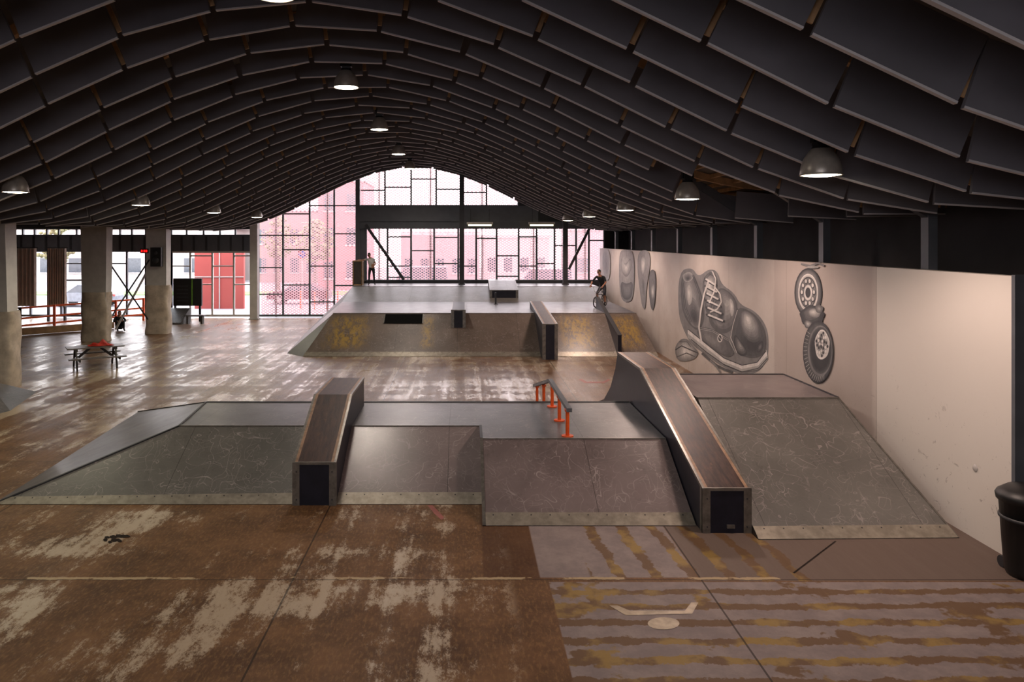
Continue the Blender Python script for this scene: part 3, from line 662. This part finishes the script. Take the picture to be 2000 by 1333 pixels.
b=MB(); b.prismx([(40.3,0),(40.3,.1),(41.6,.75),(41.8,.75),(41.8,0)],-16.1,-14.9,m_deck,m_side); b.box(-14.85,-13.8,40.6,41.0,.4,.46,m_deck); b.box(-14.75,-14.65,40.65,40.95,0,.4,m_side); b.box(-14.0,-13.9,40.65,40.95,0,.4,m_side); b.obj('kicker_ramp')
# ---------------- outside
def brick(name,a,c):
    g=G(name); n=g.noise(1,4,.5); return g.bsdf(g.mix(n,C(a),C(c)),.8)
m_asph=brick('asphalt','#77747a','#8b888c'); m_redb=brick('red_cladding','#8f3a36','#9e4640'); m_redh=brick('hazy_red_render','#8c5254','#965e60'); m_rose=brick('hazy_rose_render','#8f7475','#9a8080'); m_pale=brick('pale_render','#9f9794','#a8a19e'); m_brk=brick('hazy_brick_facade','#806260','#8c706c'); m_grass=brick('grass','#4f6a33','#647f40'); m_win=simple('dark_glass','#3a3f46',.1); m_leaf=brick('foliage','#5d7050','#8a7050'); m_bark=brick('bark','#5a463a','#6b5546')  # building colours are paled and pinked: outdoor haze painted into them
b=MB(); b.box(-70,45,43.9,120,-.4,-.05,m_asph); b.box(-60,40,-60,-4.3,-.4,-.05,m_asph); b.obj('ground_outside')
b=MB(); b.box(-70,45,62,66,-.05,.0,m_grass); b.obj('grass_verge')
b=MB()
b.poly([(wx(500),44.7,0),(8.3,44.7,0),(8.3,44.7,9),(wx(500),44.7,9)],m_screen)
for x in range(-11,9,3): b.box(x-.04,x+.04,44.75,44.83,-.05,9,m_alum)
b.obj('facade_mesh_screen')
def building(name,x0,x1,y,zt,m,nw,fl_):
    b=MB(); b.box(x0,x1,y,y+8,-.05,zt,m); w=(x1-x0)/nw
    for f in range(fl_):
        z=1+f*3
        for i in range(nw): xa=x0+w*(i+.25); b.box(xa,xa+w*.5,y-.03,y,z,z+1.5,m_win); b.box(xa-.08,xa+w*.5+.08,y-.1,y,z-.12,z,m_pale)
    b.box(x0-.2,x1+.2,y-.2,y+8,zt,zt+.3,m_pale); b.obj(name)
building('brick_building',-22,-13.5,80,7.4,m_brk,5,2)
building('red_building',-13,-9.0,68,9.6,m_redh,2,3)
building('hazy_rose_building',-6.5,1.5,78,5.2,m_rose,5,1)
building('pale_building',2,9,82,4.6,m_pale,4,1)
building('pale_building',11,26,80,5.4,m_rose,6,1)
building('pale_building',-48,-24,80,5.5,m_pale,8,1)
b=MB(); b.box(-17.6,-14.4,50.0,50.3,-.05,4.2,m_redb); b.box(-17.6,-14.4,49.95,50,2.0,2.06,m_pale); b.box(-16.0,-15.94,49.95,50,-.05,4.2,m_pale); b.obj('red_partition')
def tree(x,y,h):
    b=MB(); b.cyl((x,y,-.05),(x,y,h*.55),.16,.1,m_bark,10)
    for k in range(5): t=k*1.3; b.cyl((x,y,h*.4),(x+math.cos(t)*.9,y+math.sin(t)*.9,h*.75),.06,.03,m_bark,6)
    for k in range(150):
        t=random.uniform(0,6.28); z=random.uniform(.45,1); r=1.6*math.sqrt(random.random())*math.sin(math.pi*min(1,(z-.35)/.68)); rr=random.uniform(.12,.26)
        b.ell((x+r*math.cos(t),y+r*math.sin(t),z*h),(rr,rr,rr*.7),m_leaf,None,6,4)
    b.obj('street_tree')
tree(-16.5,68,6.5); tree(-11.8,60.5,6.0); tree(-32,60,6)
def car(x,y,mat,s=1.0,van=False,name='parked_car'):
    b=MB(); W=.86*s
    if van: body=[(-2.1,.35),(-2.15,.9),(-1.9,1.15),(-1.3,1.25),(2.1,1.25),(2.15,.35)]; cab=[(-1.45,1.2),(-.8,2.2),(2.05,2.25),(2.12,1.2)]
    else: body=[(-2.15,.35),(-2.12,.7),(-1.95,.82),(-1.0,.95),(1.6,1.0),(2.05,.95),(2.15,.7),(2.1,.35)]; cab=[(-1.05,.93),(-.35,1.42),(.85,1.45),(1.7,.98)]
    def ex(pr,w0,w1,m,z0,z1):
        n=len(pr); vs=[]
        for sd in(-1,1):
            for px,pz in pr:
                t=(pz-z0)/(z1-z0); w=w0+(w1-w0)*t; vs.append((px*s,sd*w,pz*s))
        b.add(vs,[(i,(i+1)%n,n+(i+1)%n,n+i) for i in range(n)]+[list(range(n))[::-1],list(range(n,2*n))],m)
    ex(body,W,W*.95,mat,.3,1.0); zt=max(p[1] for p in cab); ex(cab,W*.93,W*.78,m_win,.95,zt)
    xs0,xs1=cab[1][0],cab[2][0]; b.box(xs0*s,xs1*s,-W*.8,W*.8,(zt-.04)*s,(zt+.03)*s,mat)
    for px in((xs0+xs1)/2,): b.box((px-.05)*s,(px+.05)*s,-W*.93,W*.93,.95*s,zt*s,mat)
    b.beam((cab[0][0]*s,-W*.92,cab[0][1]*s),(cab[1][0]*s,-W*.78,cab[1][1]*s),.05,.05,mat); b.beam((cab[3][0]*s,-W*.92,cab[3][1]*s),(cab[2][0]*s,-W*.78,cab[2][1]*s),.06,.06,mat)
    for wxx in(-1.3,1.32):
        for sd in(-1,1):
            b.cyl((wxx*s,sd*(W-.2),.32),(wxx*s,sd*(W+.01),.32),.32,.32,m_black,20); b.cyl((wxx*s,sd*(W+.01),.32),(wxx*s,sd*(W+.025),.32),.2,.18,m_alum,16)
    b.box(-2.16*s,-2.05*s,-W*.9,-W*.55,.62*s,.75*s,m_white); b.box(2.05*s,2.17*s,-W*.92,-W*.6,.7*s,.85*s,m_redb)
    b.obj(name,(x,y,-.05),0,.03)
m_cr=simple('car_red','#3c0c14',.3); m_cw=simple('car_white','#6b7078',.25); m_cg=simple('car_grey','#5d636c',.25)
car(-11.6,54,m_cr); car(-25.6,52,m_cw); car(-3.6,57,m_cw,1.1,True,'parked_van'); car(5.5,56,m_cg,1.05,True,'parked_van')
b=MB(); b.cyl((0,0,-.05),(0,0,3.6),.04,.04,m_alum); R=Matrix.Rotation(math.pi/2,3,'X'); m_blue=simple('sign_blue','#1f3f8a',.4)
b.lathe((0,-.06,3.5),[(0,0),(.30,0),(.30,.02)],m_redb,24,R); b.lathe((0,-.07,3.5),[(0,0),(.22,0)],m_blue,24,R); b.beam((-.17,-.085,3.67),(.17,-.085,3.33),.01,.06,m_redb); b.obj('no_parking_sign',(-10.6,50,0))
for x in(-10.6,-9.7,-8.9,-8.2):
    b=MB(); b.cyl((0,0,-.05),(0,0,1.1),.05,.05,m_orange,10); b.ell((0,0,1.1),(.05,.05,.05),m_orange); b.obj('street_bollard',(x,49.5,0))
# ---------------- people
m_skin=simple('skin','#a9765c',.5,0,.08); m_hair=simple('hair_dark','#1a1412',.7); m_tee=simple('tshirt_grey','#c4c0be',.8); m_blk=simple('clothes_black','#121216',.8); m_trou=simple('trousers_black','#1c1c22',.8); m_shoe=simple('shoes_dark','#2c2a2a',.6); m_short=simple('shorts_dark','#33343c',.8); m_eye=simple('eye','#201810',.3)
def skinmesh(b,J,edges,rad,matfn):
    names=list(J); idx={n:i for i,n in enumerate(names)}
    me=bpy.data.meshes.new('t'); me.from_pydata([J[n] for n in names],[(idx[a],idx[c]) for a,c in edges],[]); o=bpy.data.objects.new('t',me); sc.collection.objects.link(o)
    m=o.modifiers.new('s','SKIN'); m.use_smooth_shade=True
    for i,n in enumerate(names):
        sv=me.skin_vertices[0].data[i]; r=rad[n]; sv.radius=(r,r) if not isinstance(r,tuple) else r; sv.use_root=(n=='pel')
    sb=o.modifiers.new('u','SUBSURF'); sb.levels=2; sb.render_levels=2
    dg=bpy.context.evaluated_depsgraph_get(); ev=o.evaluated_get(dg); mm=ev.to_mesh()
    vs=[v.co.copy() for v in mm.vertices]; groups={}
    segs=[(a,c,Vector(J[a]),Vector(J[c])) for a,c in edges]
    for p in mm.polygons:
        c=sum((vs[i] for i in p.vertices),Vector())/len(p.vertices); best=None
        for a,q,A,B in segs:
            d=B-A; t=max(0,min(1,(c-A).dot(d)/d.length_squared)); dist=(c-(A+d*t)).length
            if best is None or dist<best[0]: best=(dist,a,q,t)
        groups.setdefault(matfn(best[1],best[2],best[3]),[]).append(list(p.vertices))
    off=len(b.v); b.v+=[tuple(v) for v in vs]
    for m_,fs in groups.items():
        i=b.mi(m_)
        for f in fs: b.f.append([off+k for k in f]); b.m.append(i); b.sm.append(True)
    ev.to_mesh_clear(); bpy.data.objects.remove(o)
EDG=[('pel','spi'),('spi','che'),('che','nec'),('nec','hed'),('che','shL'),('shL','elL'),('elL','wrL'),('wrL','paL'),('che','shR'),('shR','elR'),('elR','wrR'),('wrR','paR'),
 ('pel','hiL'),('hiL','knL'),('knL','anL'),('anL','toL'),('pel','hiR'),('hiR','knR'),('knR','anR'),('anR','toR')]
RAD=dict(pel=.135,spi=.125,che=.14,nec=.055,hed=.05,hiL=.095,hiR=.095,knL=.062,knR=.062,anL=.043,anR=.043,toL=.035,toR=.035,shL=.06,shR=.06,elL=.042,elR=.042,wrL=.028,wrR=.028,paL=.03,paR=.03)
def person(name,J,face,loc,rot,shirt,trous,sleeve=.55,short=False,hat=None):
    b=MB()
    def mf(a,q,t):
        s={a,q}
        if 'toL' in s or 'toR' in s: return m_shoe
        if q[:2]=='an': return (m_skin if (short and t<.8) else trous) if t<.9 else m_shoe
        if q[:2]=='kn' : return trous
        if q[:2]=='hi' or a=='pel' and q!='spi': return trous
        if a=='pel': return trous if t<.3 else shirt
        if q=='hed': return m_skin
        if q=='nec': return shirt if t<.7 else m_skin
        if q[:2]=='el': return shirt if t<1-.45*(1-sleeve)*2 or sleeve>=1 else m_skin
        if q[:2] in('wr','pa'): return shirt if (sleeve>=1 and q[:2]=='wr') else m_skin
        return shirt
    skinmesh(b,J,EDG,RAD,mf)
    f=Vector(face).normalized(); up=Vector((0,0,1)); up=(up-f*up.dot(f)).normalized(); r=f.cross(up)
    R=Matrix((r,f,up)).transposed(); c=Vector(J['hed'])+up*.09+f*.02
    b.ell(c,(.076,.095,.115),m_skin,R,18,12); b.ell(c+up*-.055+f*.03,(.052,.06,.055),m_skin,R)
    b.ell(c+f*.098-up*.012,(.013,.02,.022),m_skin,R,8,6)
    for sd in(-1,1): b.ell(c+r*.03*sd+f*.086+up*.008,(.012,.008,.008),m_eye,R,8,6); b.ell(c+r*.078*sd-up*.005,(.01,.02,.03),m_skin,R,8,6)
    b.ell(c+f*.085-up*.055,(.022,.008,.006),m_red,R,8,6)
    b.ell(c+up*.03-f*.018,(.083,.095,.1),hat or m_hair,R,18,10)
    if hat: b.ell(c+up*.045+f*.09,(.065,.07,.012),hat,R,14,6)
    for s in 'LR':
        w=Vector(J['wr'+s]); p=Vector(J['pa'+s]); d=(p-w).normalized(); sd=d.cross(Vector((0,0,1)));
        if sd.length<.1: sd=Vector((0,1,0))
        sd.normalize(); n=sd.cross(d).normalized()
        for k,lg in enumerate((.065,.075,.07,.055)):
            a=p+sd*(k-1.5)*.019; m1=a+d*lg*.6-n*.008; e=m1+d*lg*.45-n*.03; b.cyl(a,m1,.010,.009,m_skin,7); b.cyl(m1,e,.009,.007,m_skin,7); b.ell(e,(.007,)*3,m_skin,None,6,4)
        a=w+d*.03-sd*.02; m1=a-sd*.03+d*.03; b.cyl(a,m1,.012,.010,m_skin,7); b.cyl(m1,m1+d*.03-n*.01,.010,.008,m_skin,7)
    return b.obj(name,loc,rot)
J=dict(pel=(0,0,.93),spi=(-.02,-.03,1.1),che=(-.05,-.07,1.32),nec=(-.08,-.1,1.49),hed=(-.1,-.13,1.55),
 shL=(-.24,-.08,1.41),elL=(-.46,-.12,1.34),wrL=(-.66,-.12,1.37),paL=(-.73,-.12,1.37),
 shR=(.12,-.05,1.40),elR=(.2,.0,1.13),wrR=(.12,-.2,1.0),paR=(.08,-.26,.98),
 hiL=(-.1,0,.88),knL=(-.13,-.06,.48),anL=(-.14,.02,.09),toL=(-.16,-.14,.04),hiR=(.1,0,.88),knR=(.13,-.05,.48),anR=(.15,.04,.09),toR=(.2,-.12,.04))
person('standing_person',J,(-.3,-1,-.45),(-5.05,41.6,2.0),0,m_tee,m_trou,.5,False,m_hair)
b=MB(); cx0,cx1,cy0,cy1=-6.05,-5.52,41.35,41.9
b.box(cx0,cx1,cy0,cy1,2.0,2.06,m_tan)
for x in(cx0+.03,cx1-.03):
    for y in(cy0+.03,cy1-.03): b.box(x-.03,x+.03,y-.03,y+.03,2.0,3.30,m_tan)
b.box(cx0,cx1,cy0,cy1,3.28,3.33,m_tan); b.box(cx0+.06,cx1-.06,cy0+.03,cy0+.05,2.06,3.28,m_side); b.box(cx1-.05,cx1-.03,cy0,cy1,2.06,3.28,m_side); b.box(cx0+.02,cx0+.04,cy0,cy1,2.06,3.28,m_side); b.obj('wooden_crate')
J=dict(pel=(0,.1,.14),spi=(0,.14,.32),che=(0,.1,.54),nec=(0,.03,.71),hed=(0,0,.76),
 shL=(-.18,.08,.62),elL=(-.28,-.1,.45),wrL=(-.12,-.3,.48),paL=(-.06,-.34,.48),shR=(.18,.08,.62),elR=(.28,-.1,.45),wrR=(.12,-.3,.48),paR=(.06,-.34,.5),
 hiL=(-.1,.05,.13),knL=(-.16,-.32,.5),anL=(-.13,-.5,.09),toL=(-.14,-.66,.04),hiR=(.1,.05,.13),knR=(.16,-.3,.5),anR=(.15,-.48,.09),toR=(.18,-.64,.04))
person('seated_person',J,(0,-1,-.25),(-17.0,37.8,0),math.radians(30),m_blk,m_trou,1)
J=dict(pel=(0,.28,.92),spi=(0,.2,1.08),che=(0,.04,1.3),nec=(0,-.06,1.46),hed=(0,-.1,1.51),
 shL=(-.19,.0,1.38),elL=(-.34,-.14,1.14),wrL=(-.3,-.34,1.0),paL=(-.29,-.40,.97),shR=(.19,.0,1.38),elR=(.34,-.14,1.14),wrR=(.3,-.34,1.0),paR=(.29,-.40,.97),
 hiL=(-.1,.26,.87),knL=(-.14,-.06,.62),anL=(-.12,.02,.24),toL=(-.12,-.13,.2),hiR=(.1,.26,.87),knR=(.15,.12,.52),anR=(.12,.26,.17),toR=(.12,.1,.13))
ra=math.radians(-35)
rl=(6.15,34.9,1.4)
person('bmx_rider',J,(0,-1,-.2),rl,ra,m_blk,m_short,.9,True,m_black)
b=MB(); Rw=Matrix.Rotation(math.pi/2,3,'Y')
for yc in(-.48,.47):
    b.torus((0,yc,.255),.23,.026,m_black,Rw,32,8); b.torus((0,yc,.255),.2,.012,m_alum,Rw,32,6); b.cyl((-.05,yc,.255),(.05,yc,.255),.025,.025,m_alum)
    for i in range(16):
        t=i*math.pi/8; b.cyl((.02*(-1)**i,yc,.255),(0,yc+.2*math.cos(t),.255+.2*math.sin(t)),.002,.002,m_alum,4)
bb=(0,.1,.29); st=(0,.22,.56); hd=(0,-.34,.6); hd2=(0,-.37,.5)
for p,q in((bb,st),(st,hd),(bb,hd2),(hd,hd2)): b.cyl(p,q,.018,.018,m_dark)
for sx in(-.05,.05):
    b.cyl((sx,.47,.255),bb,.01,.01,m_dark); b.cyl((sx,.47,.255),st,.009,.009,m_dark); b.cyl((sx,-.48,.255),(sx*.9,-.38,.5),.012,.012,m_dark)
b.cyl(st,(0,.25,.66),.013,.013,m_alum); b.ell((0,.27,.68),(.06,.13,.025),m_black)
b.cyl(hd,(0,-.33,.68),.018,.018,m_dark)
for sd in(-1,1): b.tube([(0,-.36,.7),(sd*.1,-.36,.72),(sd*.18,-.36,.93),(sd*.36,-.33,.96)],.011,m_alum); b.cyl((sd*.24,-.35,.94),(sd*.37,-.33,.96),.017,.017,m_black)
b.torus((.05,.1,.29),.07,.006,m_alum,Rw); b.cyl((-.07,.1,.29),(.07,.1,.29),.014,.014,m_alum)
b.cyl((.07,.1,.29),(.07,.22,.16),.01,.01,m_alum); b.cyl((-.07,.1,.29),(-.07,-.03,.2),.01,.01,m_alum)
b.box(.07,.17,.15,.25,.09,.12,m_black); b.box(-.17,-.07,-.09,.02,.15,.18,m_black)
b.obj('bmx_bike',rl,ra)
# ---------------- world, portals, camera
w=bpy.data.worlds.new('World'); sc.world=w; w.use_nodes=True; nt=w.node_tree; bg=nt.nodes['Background']
tc=nt.nodes.new('ShaderNodeTexCoord'); sp=nt.nodes.new('ShaderNodeSeparateXYZ'); nt.links.new(tc.outputs['Generated'],sp.inputs[0])
rp_=nt.nodes.new('ShaderNodeValToRGB'); nt.links.new(sp.outputs[2],rp_.inputs[0]); rp_.color_ramp.elements[0].color=(1,.96,.97,1); rp_.color_ramp.elements[1].color=(.86,.92,1,1)
nt.links.new(rp_.outputs[0],bg.inputs[0]); bg.inputs[1].default_value=9.5
def portal(x,y,z,sx,sz,rx):
    l=bpy.data.lights.new('window_portal','AREA'); l.shape='RECTANGLE'; l.size=sx; l.size_y=sz; l.cycles.is_portal=True
    o=bpy.data.objects.new('window_portal',l); sc.collection.objects.link(o); o.location=(x,y,z); o.rotation_euler=(rx,0,0)
portal(-1.9,44.2,4.6,20.5,8.6,-math.pi/2); portal(-19.5,44.2,2.7,14.5,5.2,-math.pi/2)
portal((FX0+FX1)/2,-4.25,(FZ0+FZ1)/2,FX1-FX0,FZ1-FZ0,math.pi/2)
cam=bpy.data.cameras.new('Camera'); co=bpy.data.objects.new('Camera',cam); sc.collection.objects.link(co); sc.camera=co
co.location=(0,0,H); co.rotation_euler=(math.pi/2,0,0); cam.sensor_width=36; cam.lens=36*F/2000
cam.shift_x=(1000-VX)/2000; cam.shift_y=-(666.5-VY)/2000; cam.clip_end=400
sc.view_settings.view_transform='Standard'
